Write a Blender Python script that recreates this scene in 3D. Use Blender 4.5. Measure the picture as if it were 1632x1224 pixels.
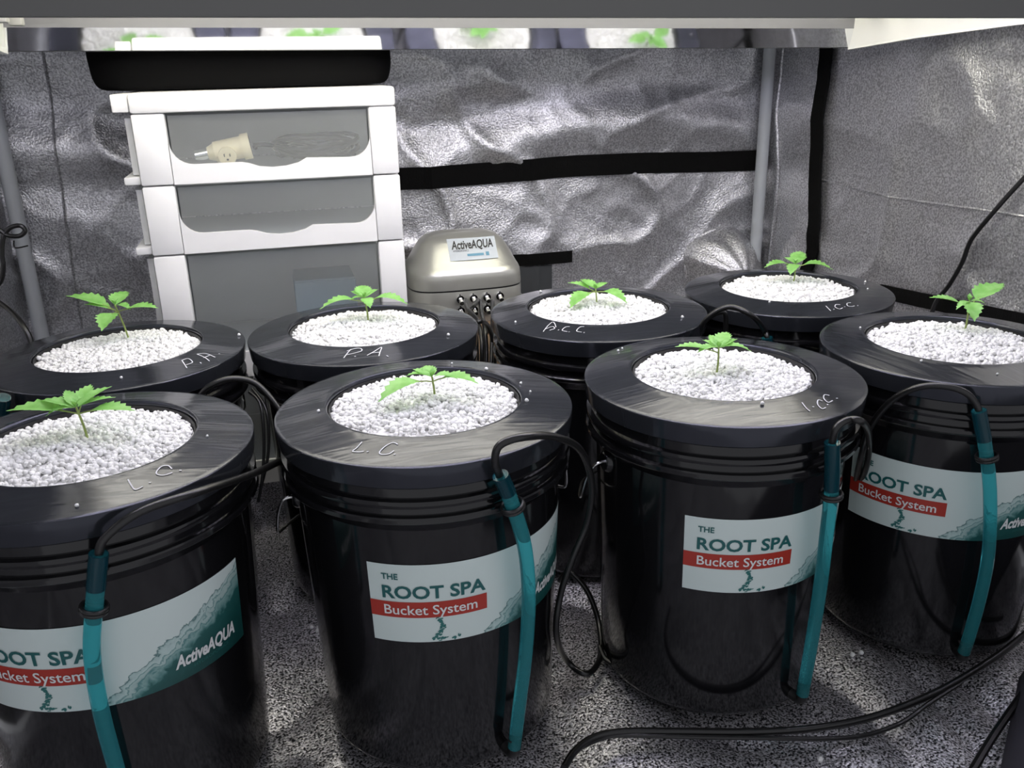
import bpy, bmesh, math, random
import numpy as np
from mathutils import Vector, Matrix, noise

for o in list(bpy.data.objects):
    bpy.data.objects.remove(o, do_unlink=True)
S = bpy.context.scene
COL = S.collection
PI = math.pi

# ------------------------------------------------------------------ camera
cd = bpy.data.cameras.new('camera')
cam = bpy.data.objects.new('camera', cd)
COL.objects.link(cam)
cam.matrix_world = Matrix(((0.96548, 0.10764, -0.23721, 0.0),
                           (-0.25958, 0.32143, -0.91066, 0.0),
                           (-0.02178, 0.94079, 0.33828, 0.70),
                           (0, 0, 0, 1)))
cd.sensor_fit = 'HORIZONTAL'
cd.sensor_width = 36.0
cd.lens = 36.0 * 1406.4 / 1632
cd.clip_start = 0.02
S.camera = cam

# ------------------------------------------------------------------ world (dim room outside the tent's open front)
wd = bpy.data.worlds.new('room_light')
S.world = wd
wd.use_nodes = True
wd.node_tree.nodes['Background'].inputs[0].default_value = (0.93, 0.94, 1.0, 1)
wd.node_tree.nodes['Background'].inputs[1].default_value = 0.52

S.view_settings.view_transform = 'Standard'
S.view_settings.look = 'None'
S.view_settings.exposure = 0.30
S.view_settings.gamma = 1.0
S.view_settings.use_curve_mapping = False
TUBE_POWER = 7.0

# ------------------------------------------------------------------ materials
def mat(name, color=(.5, .5, .5), rough=.5, metal=0.0, **kw):
    m = bpy.data.materials.new(name)
    m.use_nodes = True
    b = m.node_tree.nodes['Principled BSDF']
    b.inputs['Base Color'].default_value = (*color, 1)
    b.inputs['Roughness'].default_value = rough
    b.inputs['Metallic'].default_value = metal
    for k, v in kw.items():
        b.inputs[k.replace('_', ' ')].default_value = v
    return m

def nd(m, t, **kw):
    n = m.node_tree.nodes.new(t)
    for k, v in kw.items():
        setattr(n, k, v)
    return n

def lk(m, a, b):
    m.node_tree.links.new(a, b)

def add_bump(m, scale, strength, dist=.001, detail=3, coord='Object'):
    tc = nd(m, 'ShaderNodeTexCoord')
    nz = nd(m, 'ShaderNodeTexNoise')
    nz.inputs['Scale'].default_value = scale
    nz.inputs['Detail'].default_value = detail
    bp = nd(m, 'ShaderNodeBump')
    bp.inputs['Strength'].default_value = strength
    bp.inputs['Distance'].default_value = dist
    lk(m, tc.outputs[coord], nz.inputs['Vector'])
    lk(m, nz.outputs['Fac'], bp.inputs['Height'])
    lk(m, bp.outputs['Normal'], m.node_tree.nodes['Principled BSDF'].inputs['Normal'])
    return nz

def add_tint(m, c0, c1, scale, lo=.35, hi=.65, detail=3):
    tc = nd(m, 'ShaderNodeTexCoord')
    nz = nd(m, 'ShaderNodeTexNoise')
    nz.inputs['Scale'].default_value = scale
    nz.inputs['Detail'].default_value = detail
    rp = nd(m, 'ShaderNodeValToRGB')
    rp.color_ramp.elements[0].position = lo
    rp.color_ramp.elements[1].position = hi
    rp.color_ramp.elements[0].color = (*c0, 1)
    rp.color_ramp.elements[1].color = (*c1, 1)
    lk(m, tc.outputs['Object'], nz.inputs['Vector'])
    lk(m, nz.outputs['Fac'], rp.inputs['Fac'])
    lk(m, rp.outputs['Color'], m.node_tree.nodes['Principled BSDF'].inputs['Base Color'])

def silver(name, c0, c1, grain, bump, rough):
    """crumpled metallised film: fine embossed grain, its sparkle also painted into the colour"""
    m = mat(name, c1, rough, .85)
    tc = nd(m, 'ShaderNodeTexCoord')
    n1 = nd(m, 'ShaderNodeTexNoise')
    n1.inputs['Scale'].default_value = grain
    n1.inputs['Detail'].default_value = 2
    n2 = nd(m, 'ShaderNodeTexNoise')
    n2.inputs['Scale'].default_value = 7
    n2.inputs['Detail'].default_value = 4
    lk(m, tc.outputs['Object'], n1.inputs['Vector'])
    lk(m, tc.outputs['Object'], n2.inputs['Vector'])
    rp = nd(m, 'ShaderNodeValToRGB')
    rp.color_ramp.elements[0].position = .38
    rp.color_ramp.elements[1].position = .62
    rp.color_ramp.elements[0].color = (*c0, 1)
    rp.color_ramp.elements[1].color = (*c1, 1)
    lk(m, n1.outputs['Fac'], rp.inputs['Fac'])  # glints of the film painted as pale specks on a darker tone
    b = m.node_tree.nodes['Principled BSDF']
    lk(m, rp.outputs['Color'], b.inputs['Base Color'])
    bp = nd(m, 'ShaderNodeBump')
    bp.inputs['Distance'].default_value = .004
    # the emboss is stronger in some patches than in others
    mr = nd(m, 'ShaderNodeMapRange')
    mr.inputs['From Min'].default_value = .35
    mr.inputs['From Max'].default_value = .65
    mr.inputs['To Min'].default_value = bump * .35
    mr.inputs['To Max'].default_value = bump
    lk(m, n2.outputs['Fac'], mr.inputs['Value'])
    lk(m, mr.outputs['Result'], bp.inputs['Strength'])
    lk(m, n1.outputs['Fac'], bp.inputs['Height'])
    lk(m, bp.outputs['Normal'], b.inputs['Normal'])
    return m

M = {}
M['wall'] = silver('silver_wall_film', (.40, .40, .42), (.78, .78, .80), 300, .42, .38)
M['floor'] = silver('silver_floor_film', (.012, .012, .015), (.95, .93, .98), 380, .42, .30)
M['floor'].node_tree.nodes['Principled BSDF'].inputs['Metallic'].default_value = .62
M['bucket'] = mat('black_glossy_plastic', (.006, .006, .007), .10, 0, Specular_IOR_Level=.5)
M['lid'] = mat('black_satin_plastic', (.019, .021, .025), .14, 0, Specular_IOR_Level=.55)
M['lid'].node_tree.nodes['Principled BSDF'].inputs['Specular Tint'].default_value = (.80, .82, 1.0, 1)
def streak_bump(m):
    tc = nd(m, 'ShaderNodeTexCoord')
    mp = nd(m, 'ShaderNodeMapping')
    mp.inputs['Rotation'].default_value = (0, 0, .25)
    mp.inputs['Scale'].default_value = (7, 62, 1)
    nz = nd(m, 'ShaderNodeTexNoise')
    nz.inputs['Scale'].default_value = 1.0
    nz.inputs['Detail'].default_value = 2
    nz.inputs['Distortion'].default_value = .6
    bp = nd(m, 'ShaderNodeBump')
    bp.inputs['Strength'].default_value = .20
    bp.inputs['Distance'].default_value = .0025
    lk(m, tc.outputs['Object'], mp.inputs['Vector'])
    lk(m, mp.outputs['Vector'], nz.inputs['Vector'])
    lk(m, nz.outputs['Fac'], bp.inputs['Height'])
    lk(m, bp.outputs['Normal'], m.node_tree.nodes['Principled BSDF'].inputs['Normal'])
streak_bump(M['lid'])
M['pot'] = mat('net_pot_plastic', (.012, .012, .013), .45)
M['perlite'] = mat('perlite', (.86, .86, .85), .9)
add_tint(M['perlite'], (.64, .64, .635), (.85, .85, .845), 160, .30, .60)
M['ink'] = mat('paint_pen', (.55, .56, .60), .6)
M['steel'] = mat('steel_wire', (.6, .6, .6), .25, 1)
M['rubber'] = mat('black_rubber', (.010, .010, .010), .35)
M['cable'] = mat('black_vinyl', (.008, .008, .008), .28)
M['teal'] = mat('teal_tube', (.10, .62, .68), .05, 0, Transmission_Weight=.8, IOR=1.22)
M['smoke'] = mat('dark_tube_end', (.004, .05, .07), .15, 0, Transmission_Weight=.3, IOR=1.35)
M['teal_text'] = mat('teal_print', (.012, .115, .115), .35)
M['red'] = mat('red_print', (.42, .035, .022), .35)
M['white_print'] = mat('white_print', (.78, .80, .80), .4)
M['green_print'] = mat('green_print', (.03, .17, .16), .4)
M['white_plastic'] = mat('white_plastic', (.76, .76, .76), .35)
M['grey_metal'] = mat('grey_enamel', (.13, .13, .125), .45)
M['mirror'] = mat('polished_reflector', (.90, .91, .93), .06, 1)
add_bump(M['mirror'], 22, .05, .002, 2)
M['holder'] = mat('grey_lamp_holder', (.35, .35, .33), .5)
M['shoulder'] = mat('grey_reflector_shoulder', (.30, .30, .31), .35, .4)
M['white_edge'] = mat('white_enamel_edge', (.86, .86, .82), .3)
M['pole'] = mat('grey_painted_pole', (.50, .53, .56), .45)
M['velcro'] = mat('black_webbing', (.006, .006, .006), .95, 0, Specular_IOR_Level=.1)
add_bump(M['velcro'], 300, .4, .002)
M['fabric'] = mat('black_fabric', (.004, .004, .004), .95, 0, Specular_IOR_Level=.1)
M['darkgrey'] = mat('dark_grey_mesh', (.05, .055, .06), .8)
M['pump'] = mat('champagne_plastic', (.50, .50, .46), .28, .55)
M['chrome'] = mat('chrome', (.72, .72, .72), .12, 1)
M['sticker'] = mat('sticker_film', (.55, .60, .64), .35)
M['sticker_ink'] = mat('sticker_ink', (.008, .008, .010), .4)
M['blue_ink'] = mat('pale_blue_ink', (.12, .30, .42), .4)
M['wood'] = mat('brown_wood', (.30, .20, .12), .6)
add_tint(M['wood'], (.22, .14, .08), (.36, .25, .15), 18)
M['beige'] = mat('beige_plastic', (.70, .60, .40), .4)
M['slot'] = mat('socket_slot', (.03, .025, .02), .6)
M['blue_card'] = mat('blue_grey_card', (.16, .24, .30), .5)
M['stem'] = mat('stem_green', (.28, .36, .10), .5)

def leaf_material():
    m = mat('seedling_leaf', (.17, .45, .06), .45)
    add_tint(m, (.16, .43, .08), (.28, .57, .17), 90)
    b = m.node_tree.nodes['Principled BSDF']
    out = m.node_tree.nodes['Material Output']
    tr = nd(m, 'ShaderNodeBsdfTranslucent')
    tr.inputs['Color'].default_value = (.34, .64, .13, 1)
    mx = nd(m, 'ShaderNodeMixShader')
    mx.inputs[0].default_value = .22
    lk(m, b.outputs[0], mx.inputs[1])
    lk(m, tr.outputs[0], mx.inputs[2])
    lk(m, mx.outputs[0], out.inputs['Surface'])
    return m
M['leaf'] = leaf_material()

def frosted(name, color, alpha):
    m = mat(name, color, .3)
    b = m.node_tree.nodes['Principled BSDF']
    out = m.node_tree.nodes['Material Output']
    tr = nd(m, 'ShaderNodeBsdfTransparent')
    tr.inputs['Color'].default_value = (.93, .95, .95, 1)
    mx = nd(m, 'ShaderNodeMixShader')
    mx.inputs[0].default_value = alpha
    lk(m, tr.outputs[0], mx.inputs[1])
    lk(m, b.outputs[0], mx.inputs[2])
    lk(m, mx.outputs[0], out.inputs['Surface'])
    return m
M['frost'] = frosted('frosted_drawer_plastic', (.92, .93, .92), .60)
M['frost_front'] = frosted('frosted_drawer_front', (.84, .86, .84), .10)

def tube_material(name, color, k):
    m = bpy.data.materials.new(name)
    m.use_nodes = True
    b = m.node_tree.nodes['Principled BSDF']
    b.inputs['Emission Color'].default_value = (*color, 1)
    b.inputs['Emission Strength'].default_value = TUBE_POWER * k
    b.inputs['Base Color'].default_value = (.8, .8, .8, 1)
    return m
M['tube_cool'] = tube_material('cool_tube', (.88, .84, 1.0), 1.0)
M['tube_warm'] = tube_material('warm_tube', (1.0, .955, .78), 1.0)

def label_material():
    """printed sheet: pale ground, a water splash rising to the right into dark teal"""
    m = mat('bucket_label_print', (.72, .80, .78), .30)
    b = m.node_tree.nodes['Principled BSDF']
    uv = nd(m, 'ShaderNodeTexCoord')
    sp = nd(m, 'ShaderNodeSeparateXYZ')
    lk(m, uv.outputs['UV'], sp.inputs[0])
    fc = nd(m, 'ShaderNodeFloatCurve')
    c = fc.mapping.curves[0]
    pts = [(0, 0.0), (.36, .0), (.42, .02), (.48, .16), (.56, .37), (.66, .55), (.80, .74), (.92, .91), (1, 1.0)]
    c.points[0].location = pts[0]
    c.points[1].location = pts[-1]
    for p in pts[1:-1]:
        c.points.new(*p)
    fc.mapping.update()
    lk(m, sp.outputs['X'], fc.inputs['Value'])
    mp = nd(m, 'ShaderNodeMapping')
    mp.inputs['Scale'].default_value = (3.0, 1.0, 1)
    lk(m, uv.outputs['UV'], mp.inputs['Vector'])
    n1 = nd(m, 'ShaderNodeTexNoise')
    n1.inputs['Scale'].default_value = 6
    n1.inputs['Detail'].default_value = 8
    n1.inputs['Distortion'].default_value = 1.2
    lk(m, mp.outputs['Vector'], n1.inputs['Vector'])
    def math_(op, a, bb):
        n = nd(m, 'ShaderNodeMath', operation=op)
        for i, x in enumerate((a, bb)):
            if isinstance(x, (int, float)):
                n.inputs[i].default_value = x
            else:
                lk(m, x, n.inputs[i])
        return n.outputs[0]
    d = math_('SUBTRACT', fc.outputs[0], sp.outputs['Y'])
    nz = math_('MULTIPLY', math_('SUBTRACT', n1.outputs['Fac'], .5), .30)
    t = math_('ADD', d, nz)
    gate = math_('MULTIPLY', math_('GREATER_THAN', sp.outputs['X'], .40), 1.0)
    t = math_('SUBTRACT', t, math_('MULTIPLY', math_('SUBTRACT', 1.0, gate), 1.0))
    rp = nd(m, 'ShaderNodeValToRGB')
    e = rp.color_ramp.elements
    e[0].position = .0;  e[0].color = (.66, .76, .74, 1)
    e[1].position = 1.0; e[1].color = (.006, .05, .047, 1)
    for p, col in ((.030, (.66, .76, .74)), (.042, (.03, .13, .13)), (.060, (.42, .56, .55)), (.11, (.52, .66, .64)), (.13, (.12, .27, .27)), (.15, (.44, .58, .56)), (.20, (.36, .50, .49)), (.215, (.07, .22, .22)), (.24, (.26, .42, .41)),
                   (.30, (.10, .25, .24)), (.34, (.02, .11, .105)), (.6, (.009, .075, .07))):
        x = e.new(p); x.color = (*col, 1)
    lk(m, t, rp.inputs['Fac'])
    lk(m, rp.outputs['Color'], b.inputs['Base Color'])
    return m
M['label'] = label_material()

# ------------------------------------------------------------------ mesh helpers
class MB:
    def __init__(s):
        s.v = []; s.f = []
    def add(s, v, f):
        n = len(s.v)
        s.v += [tuple(p) for p in v]
        s.f += [tuple(i + n for i in q) for q in f]
        return s
    def box(s, x0, x1, y0, y1, z0, z1):
        v = [(x, y, z) for x in (x0, x1) for y in (y0, y1) for z in (z0, z1)]
        return s.add(v, [(0, 1, 3, 2), (4, 6, 7, 5), (0, 4, 5, 1), (2, 3, 7, 6), (0, 2, 6, 4), (1, 5, 7, 3)])
    def hexa(s, p):
        """eight corners: bottom ring of four, top ring of four"""
        return s.add(p, [(3, 2, 1, 0), (4, 5, 6, 7), (0, 1, 5, 4), (1, 2, 6, 5), (2, 3, 7, 6), (3, 0, 4, 7)])
    def lathe(s, prof, n=72, c=(0, 0, 0), closed=False):
        v = []; f = []
        k = len(prof)
        for i in range(n):
            a = 2 * PI * i / n
            for r, z in prof:
                v.append((c[0] + r * math.cos(a), c[1] + r * math.sin(a), c[2] + z))
        for i in range(n):
            j = (i + 1) % n
            for q in range(k if closed else k - 1):
                w = (q + 1) % k
                f.append((i * k + q, j * k + q, j * k + w, i * k + w))
        return s.add(v, f)
    def tube(s, pts, r, n=10, r1=None, cap=True):
        P = [Vector(p) for p in pts]
        m = len(P)
        up = Vector((0, 0, 1))
        v = []; f = []
        prev = None
        for i, p in enumerate(P):
            t = (P[min(i + 1, m - 1)] - P[max(i - 1, 0)]).normalized()
            if prev is None:
                a = t.cross(up)
                if a.length < 1e-3:
                    a = t.cross(Vector((1, 0, 0)))
            else:
                a = prev - t * prev.dot(t)
            a.normalize(); prev = a
            b = t.cross(a)
            rr = r if r1 is None else r + (r1 - r) * i / (m - 1)
            for k in range(n):
                q = 2 * PI * k / n
                v.append(p + (a * math.cos(q) + b * math.sin(q)) * rr)
        for i in range(m - 1):
            for k in range(n):
                l = (k + 1) % n
                f.append((i * n + k, i * n + l, (i + 1) * n + l, (i + 1) * n + k))
        if cap:
            f.append(tuple(range(n))[::-1])
            f.append(tuple(range((m - 1) * n, m * n)))
        return s.add(v, f)
    def prism_y(s, poly, y0, y1):
        n = len(poly)
        v = [(x, y0, z) for x, z in poly] + [(x, y1, z) for x, z in poly]
        f = [tuple(range(n)), tuple(range(2 * n - 1, n - 1, -1))]
        for i in range(n):
            j = (i + 1) % n
            f.append((i, i + n, j + n, j))
        return s.add(v, f)
    def mesh(s, name, m, smooth=True, angle=38, bevel=0):
        me = bpy.data.meshes.new(name)
        me.from_pydata(s.v, [], s.f)
        bm = bmesh.new(); bm.from_mesh(me)
        bmesh.ops.recalc_face_normals(bm, faces=bm.faces)
        if bevel:
            es = [e for e in bm.edges if len(e.link_faces) == 2 and e.calc_face_angle(0) > .6]
            bmesh.ops.bevel(bm, geom=es, offset=bevel, segments=2, affect='EDGES', profile=.5)
        bm.to_mesh(me); bm.free()
        if smooth:
            me.shade_smooth()
            me.set_sharp_from_angle(angle=math.radians(angle))
        me.materials.append(m)
        return me
    def build(s, name, m, parent=None, **kw):
        o = bpy.data.objects.new(name, s.mesh(name, m, **kw))
        COL.objects.link(o)
        if parent is not None:
            o.parent = parent
        return o

def smooth_path(pts, sub=8):
    P = [Vector(p) for p in pts]
    out = []
    for i in range(len(P) - 1):
        p0 = P[max(i - 1, 0)]; p1 = P[i]; p2 = P[i + 1]; p3 = P[min(i + 2, len(P) - 1)]
        for k in range(sub):
            t = k / sub
            out.append(.5 * ((2 * p1) + (p2 - p0) * t + (2 * p0 - 5 * p1 + 4 * p2 - p3) * t * t + (3 * p1 - p0 - 3 * p2 + p3) * t ** 3))
    out.append(P[-1])
    return out

def tag(o, label=None, cat=None, group=None, kind=None):
    if label: o['label'] = label
    if cat: o['category'] = cat
    if group: o['group'] = group
    if kind: o['kind'] = kind
    return o

def thing(name, label, cat, loc=(0, 0, 0), group=None):
    o = bpy.data.objects.new(name, None)
    o.empty_display_size = .05
    COL.objects.link(o)
    o.location = loc
    return tag(o, label, cat, group)

def local(pts, o):
    l = o.location
    return [(p[0] - l[0], p[1] - l[1], p[2] - l[2]) for p in pts]

def text_geo(txt, bold=0.0, shear=0.0):
    """outline letters as flat triangles, scaled to unit cap height; returns verts, faces, width"""
    cu = bpy.data.curves.new('letters', 'FONT')
    cu.body = txt
    cu.size = 1
    cu.offset = bold
    cu.shear = shear
    cu.resolution_u = 3
    ob = bpy.data.objects.new('letters', cu)
    COL.objects.link(ob)
    dg = bpy.context.evaluated_depsgraph_get()
    me = bpy.data.meshes.new_from_object(ob.evaluated_get(dg))
    v = [tuple(p.co)[:2] for p in me.vertices]
    f = [tuple(p.vertices) for p in me.polygons]
    bpy.data.objects.remove(ob); bpy.data.meshes.remove(me); bpy.data.curves.remove(cu)
    x0 = min(p[0] for p in v); x1 = max(p[0] for p in v)
    y0 = 0.0; y1 = max(p[1] for p in v)
    return [((x - x0) / (x1 - x0), (y - y0) / (y1 - y0)) for x, y in v], f

# ------------------------------------------------------------------ measured positions (metres)
HOSE={
'A':[(-0.169,0.696,0.335),(-0.180,0.698,0.290),(-0.191,0.701,0.240),(-0.195,0.705,0.179),(-0.194,0.709,0.110),(-0.193,0.712,0.059)],
'B':[(0.170,0.702,0.353),(0.181,0.708,0.322),(0.195,0.716,0.269),(0.200,0.722,0.208),(0.197,0.726,0.139),(0.190,0.728,0.077),(0.183,0.728,0.021)],
'C':[(0.503,0.689,0.346),(0.511,0.693,0.292),(0.514,0.697,0.239),(0.518,0.703,0.174),(0.521,0.711,0.097),(0.521,0.717,0.025),(0.520,0.718,0.000)],
'D':[(0.705,0.723,0.342),(0.719,0.718,0.294),(0.732,0.715,0.240),(0.745,0.716,0.166),(0.749,0.720,0.104),(0.750,0.726,0.047),(0.749,0.729,0.019)],
'E':[(-0.318,1.046,0.363),(-0.337,1.068,0.313),(-0.368,1.126,0.235),(-0.378,1.121,0.169),(-0.385,1.118,0.113)],
'H':[(0.642,1.049,0.337),(0.651,1.046,0.280),(0.660,1.044,0.202),(0.668,1.045,0.121),(0.676,1.047,0.023)],
}
AIR={
'B':[(0.169,0.703,0.342),(0.169,0.702,0.354),(0.163,0.692,0.372),(0.167,0.688,0.389),(0.189,0.690,0.393),(0.226,0.715,0.378),(0.265,0.755,0.342),(0.288,0.785,0.289),(0.289,0.800,0.236),(0.272,0.800,0.193),(0.258,0.800,0.148),(0.253,0.800,0.099),(0.282,0.852,0.020),(0.303,0.837,0.006),(0.331,0.865,0.006),(0.347,0.916,0.020),(0.341,0.945,0.050),(0.323,0.962,0.070),(0.314,0.977,0.050)],
'A':[(-0.172,0.695,0.323),(-0.169,0.696,0.335),(-0.161,0.697,0.349),(-0.133,0.706,0.363),(-0.089,0.734,0.361),(-0.050,0.800,0.341),(-0.028,0.860,0.323),(-0.015,0.950,0.289),(-0.011,1.040,0.244)],
'C':[(0.505,0.690,0.332),(0.503,0.689,0.346),(0.504,0.686,0.363),(0.520,0.689,0.368),(0.538,0.691,0.361),(0.625,0.790,0.292),(0.649,0.820,0.239),(0.669,0.860,0.179),(0.696,0.900,0.109)],
'D':[(0.708,0.722,0.323),(0.705,0.723,0.342),(0.693,0.729,0.360),(0.675,0.744,0.366),(0.657,0.765,0.359),(0.644,0.786,0.337),(0.635,0.803,0.301),(0.632,0.809,0.263),(0.668,0.860,0.188)],
'E':[(-0.109,1.020,0.348),(-0.095,1.020,0.360),(-0.071,1.020,0.366),(-0.046,1.020,0.358),(-0.027,1.010,0.336),(-0.016,1.000,0.311),(-0.015,0.990,0.278)],
'E2':[(-0.057,1.100,0.320),(-0.045,1.080,0.309),(-0.045,1.060,0.270),(-0.052,1.050,0.224),(-0.061,1.050,0.190)],
'E3':[(-0.054,1.120,0.317),(-0.039,1.090,0.296),(-0.042,1.070,0.248),(-0.057,1.060,0.202)],
'H':[(0.542,1.060,0.346),(0.545,1.050,0.369),(0.560,1.040,0.386),(0.577,1.030,0.391),(0.598,1.015,0.380),(0.638,1.052,0.348),(0.642,1.049,0.337),(0.644,1.049,0.324)],
'G':[(0.554,1.090,0.332),(0.564,1.090,0.354),(0.582,1.090,0.366),(0.597,1.090,0.365),(0.600,1.090,0.337),(0.596,1.090,0.309)],
}
BUNDLE=[
[(0.304,1.475,0.318),(0.291,1.400,0.322),(0.293,1.340,0.318),(0.291,1.300,0.298),(0.285,1.280,0.253),(0.281,1.280,0.136)],
[(0.330,1.475,0.313),(0.315,1.400,0.311),(0.303,1.330,0.309),(0.298,1.300,0.277),(0.291,1.280,0.231),(0.288,1.280,0.124)],
[(0.352,1.475,0.311),(0.334,1.400,0.309),(0.318,1.340,0.300),(0.309,1.310,0.272),(0.302,1.290,0.237),(0.296,1.280,0.123)],
[(0.265,1.270,0.304),(0.272,1.280,0.324),(0.280,1.260,0.338),(0.302,1.300,0.318),(0.315,1.320,0.279),(0.313,1.310,0.230),(0.308,1.300,0.124)],
[(0.326,1.475,0.316),(0.306,1.420,0.320),(0.294,1.400,0.313),(0.294,1.360,0.302),(0.289,1.330,0.269),(0.284,1.320,0.186)],
]
CAB={
'floor':[(0.229,0.700,0.006),(0.247,0.719,0.006),(0.273,0.733,0.006),(0.306,0.733,0.006),(0.366,0.716,0.006),(0.445,0.692,0.006),(0.514,0.678,0.006),(0.592,0.676,0.006),(0.688,0.692,0.006),(0.784,0.721,0.006),(0.860,0.750,0.006),(0.976,0.799,0.006)],
'floor2':[(0.256,0.725,0.004),(0.295,0.732,0.004),(0.351,0.715,0.004),(0.441,0.686,0.004),(0.539,0.657,0.004),(0.604,0.659,0.004),(0.660,0.678,0.004),(0.719,0.697,0.004)],
'cord3':[(0.616,0.568,0.006),(0.676,0.605,0.006),(0.728,0.635,0.006),(0.791,0.670,0.006),(0.868,0.711,0.006)],
'flap':[(0.666,0.578,0.000),(0.716,0.626,0.000),(0.791,0.669,0.000)],
'base2':[(0.334,0.876,0.012),(0.335,0.858,0.006),(0.343,0.845,0.006),(0.358,0.848,0.008),(0.369,0.859,0.012)],
'wallcord':[(1.035,1.026,0.562),(1.035,1.051,0.534),(1.035,1.085,0.494),(1.035,1.125,0.443),(1.035,1.136,0.422),(1.035,1.144,0.393),(1.030,1.159,0.354),(1.020,1.170,0.325),(1.010,1.170,0.285)],
'left_loop':[(-0.416,1.450,0.507),(-0.395,1.450,0.490),(-0.386,1.450,0.482),(-0.371,1.450,0.480),(-0.362,1.450,0.487),(-0.367,1.450,0.495),(-0.382,1.450,0.492),(-0.393,1.450,0.478),(-0.399,1.450,0.455),(-0.401,1.450,0.436),(-0.410,1.450,0.413),(-0.435,1.450,0.396)],
'left2':[(-0.429,1.420,0.407),(-0.402,1.400,0.394),(-0.383,1.380,0.382),(-0.367,1.360,0.365),(-0.359,1.350,0.344),(-0.357,1.340,0.304)],
'tie':[(-0.386,1.475,0.470),(-0.386,1.475,0.459),(-0.368,1.475,0.461)],
}
INK={
'A':[[(-0.1484,0.7539),(-0.1444,0.7436),(-0.1408,0.7374),(-0.1352,0.7415)],[(-0.1308,0.7479),(-0.1296,0.7458)],[(-0.1139,0.7682),(-0.1174,0.7739),(-0.1226,0.7731),(-0.1261,0.7648),(-0.1251,0.7595),(-0.1194,0.7580),(-0.1130,0.7617)],[(-0.1075,0.7657),(-0.1059,0.7645)]],
'B':[[(0.0547,0.7740),(0.0491,0.7658),(0.0445,0.7609),(0.0499,0.7574),(0.0545,0.7567)],[(0.0573,0.7556),(0.0582,0.7540)],[(0.0861,0.7571),(0.0821,0.7619),(0.0745,0.7579),(0.0682,0.7502),(0.0693,0.7454),(0.0760,0.7441),(0.0812,0.7477)],[(0.0804,0.7425),(0.0813,0.7411)]],
'C':[[(0.4971,0.7371),(0.4951,0.7257),(0.4954,0.7193)],[(0.5039,0.7282),(0.5037,0.7256)],[(0.5210,0.7367),(0.5178,0.7397),(0.5115,0.7311),(0.5108,0.7220),(0.5163,0.7239)],[(0.5217,0.7299),(0.5222,0.7285)],[(0.5364,0.7478),(0.5316,0.7496),(0.5257,0.7417),(0.5255,0.7335),(0.5329,0.7369)],[(0.5407,0.7419),(0.5413,0.7405)]],
'E':[[(-0.1303,1.0940),(-0.1234,1.0720)],[(-0.1303,1.0940),(-0.1235,1.0999),(-0.1179,1.0886),(-0.1246,1.0810)],[(-0.1093,1.0888),(-0.1077,1.0850)],[(-0.1141,1.1146),(-0.1049,1.1049),(-0.0986,1.0932)],[(-0.1141,1.1146),(-0.1040,1.1176),(-0.0925,1.1059)],[(-0.1063,1.1028),(-0.0993,1.1116)],[(-0.0892,1.1169),(-0.0870,1.1194)]],
'F':[[(0.0723,1.0689),(0.0668,1.0599),(0.0609,1.0478)],[(0.0665,1.0654),(0.0770,1.0692),(0.0839,1.0673),(0.0838,1.0601),(0.0726,1.0563),(0.0647,1.0553)],[(0.0741,1.0489),(0.0754,1.0468)],[(0.0891,1.0465),(0.0987,1.0547),(0.1094,1.0649),(0.1062,1.0530),(0.1031,1.0415)],[(0.0952,1.0520),(0.1052,1.0515)],[(0.1124,1.0413),(0.1141,1.0375)]],
'G':[[(0.3255,1.0782),(0.3348,1.0913),(0.3452,1.1018),(0.3469,1.0959),(0.3446,1.0832)],[(0.3302,1.0847),(0.3408,1.0877),(0.3419,1.0802),(0.3341,1.0778)],[(0.3444,1.0743),(0.3453,1.0716)],[(0.3617,1.0763),(0.3558,1.0771),(0.3490,1.0697),(0.3538,1.0630)],[(0.3553,1.0623),(0.3562,1.0597)],[(0.3792,1.0682),(0.3732,1.0687),(0.3656,1.0595),(0.3705,1.0533)],[(0.3727,1.0523),(0.3736,1.0499)]],
'H':[[(0.7380,1.0592),(0.7365,1.0507),(0.7351,1.0423)],[(0.7422,1.0471),(0.7427,1.0448)],[(0.7610,1.0587),(0.7547,1.0599),(0.7486,1.0522),(0.7509,1.0451),(0.7580,1.0481)],[(0.7624,1.0517),(0.7629,1.0494)],[(0.7811,1.0627),(0.7740,1.0613),(0.7693,1.0528),(0.7735,1.0499),(0.7796,1.0514)],[(0.7848,1.0530),(0.7853,1.0507)]],
}
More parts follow.
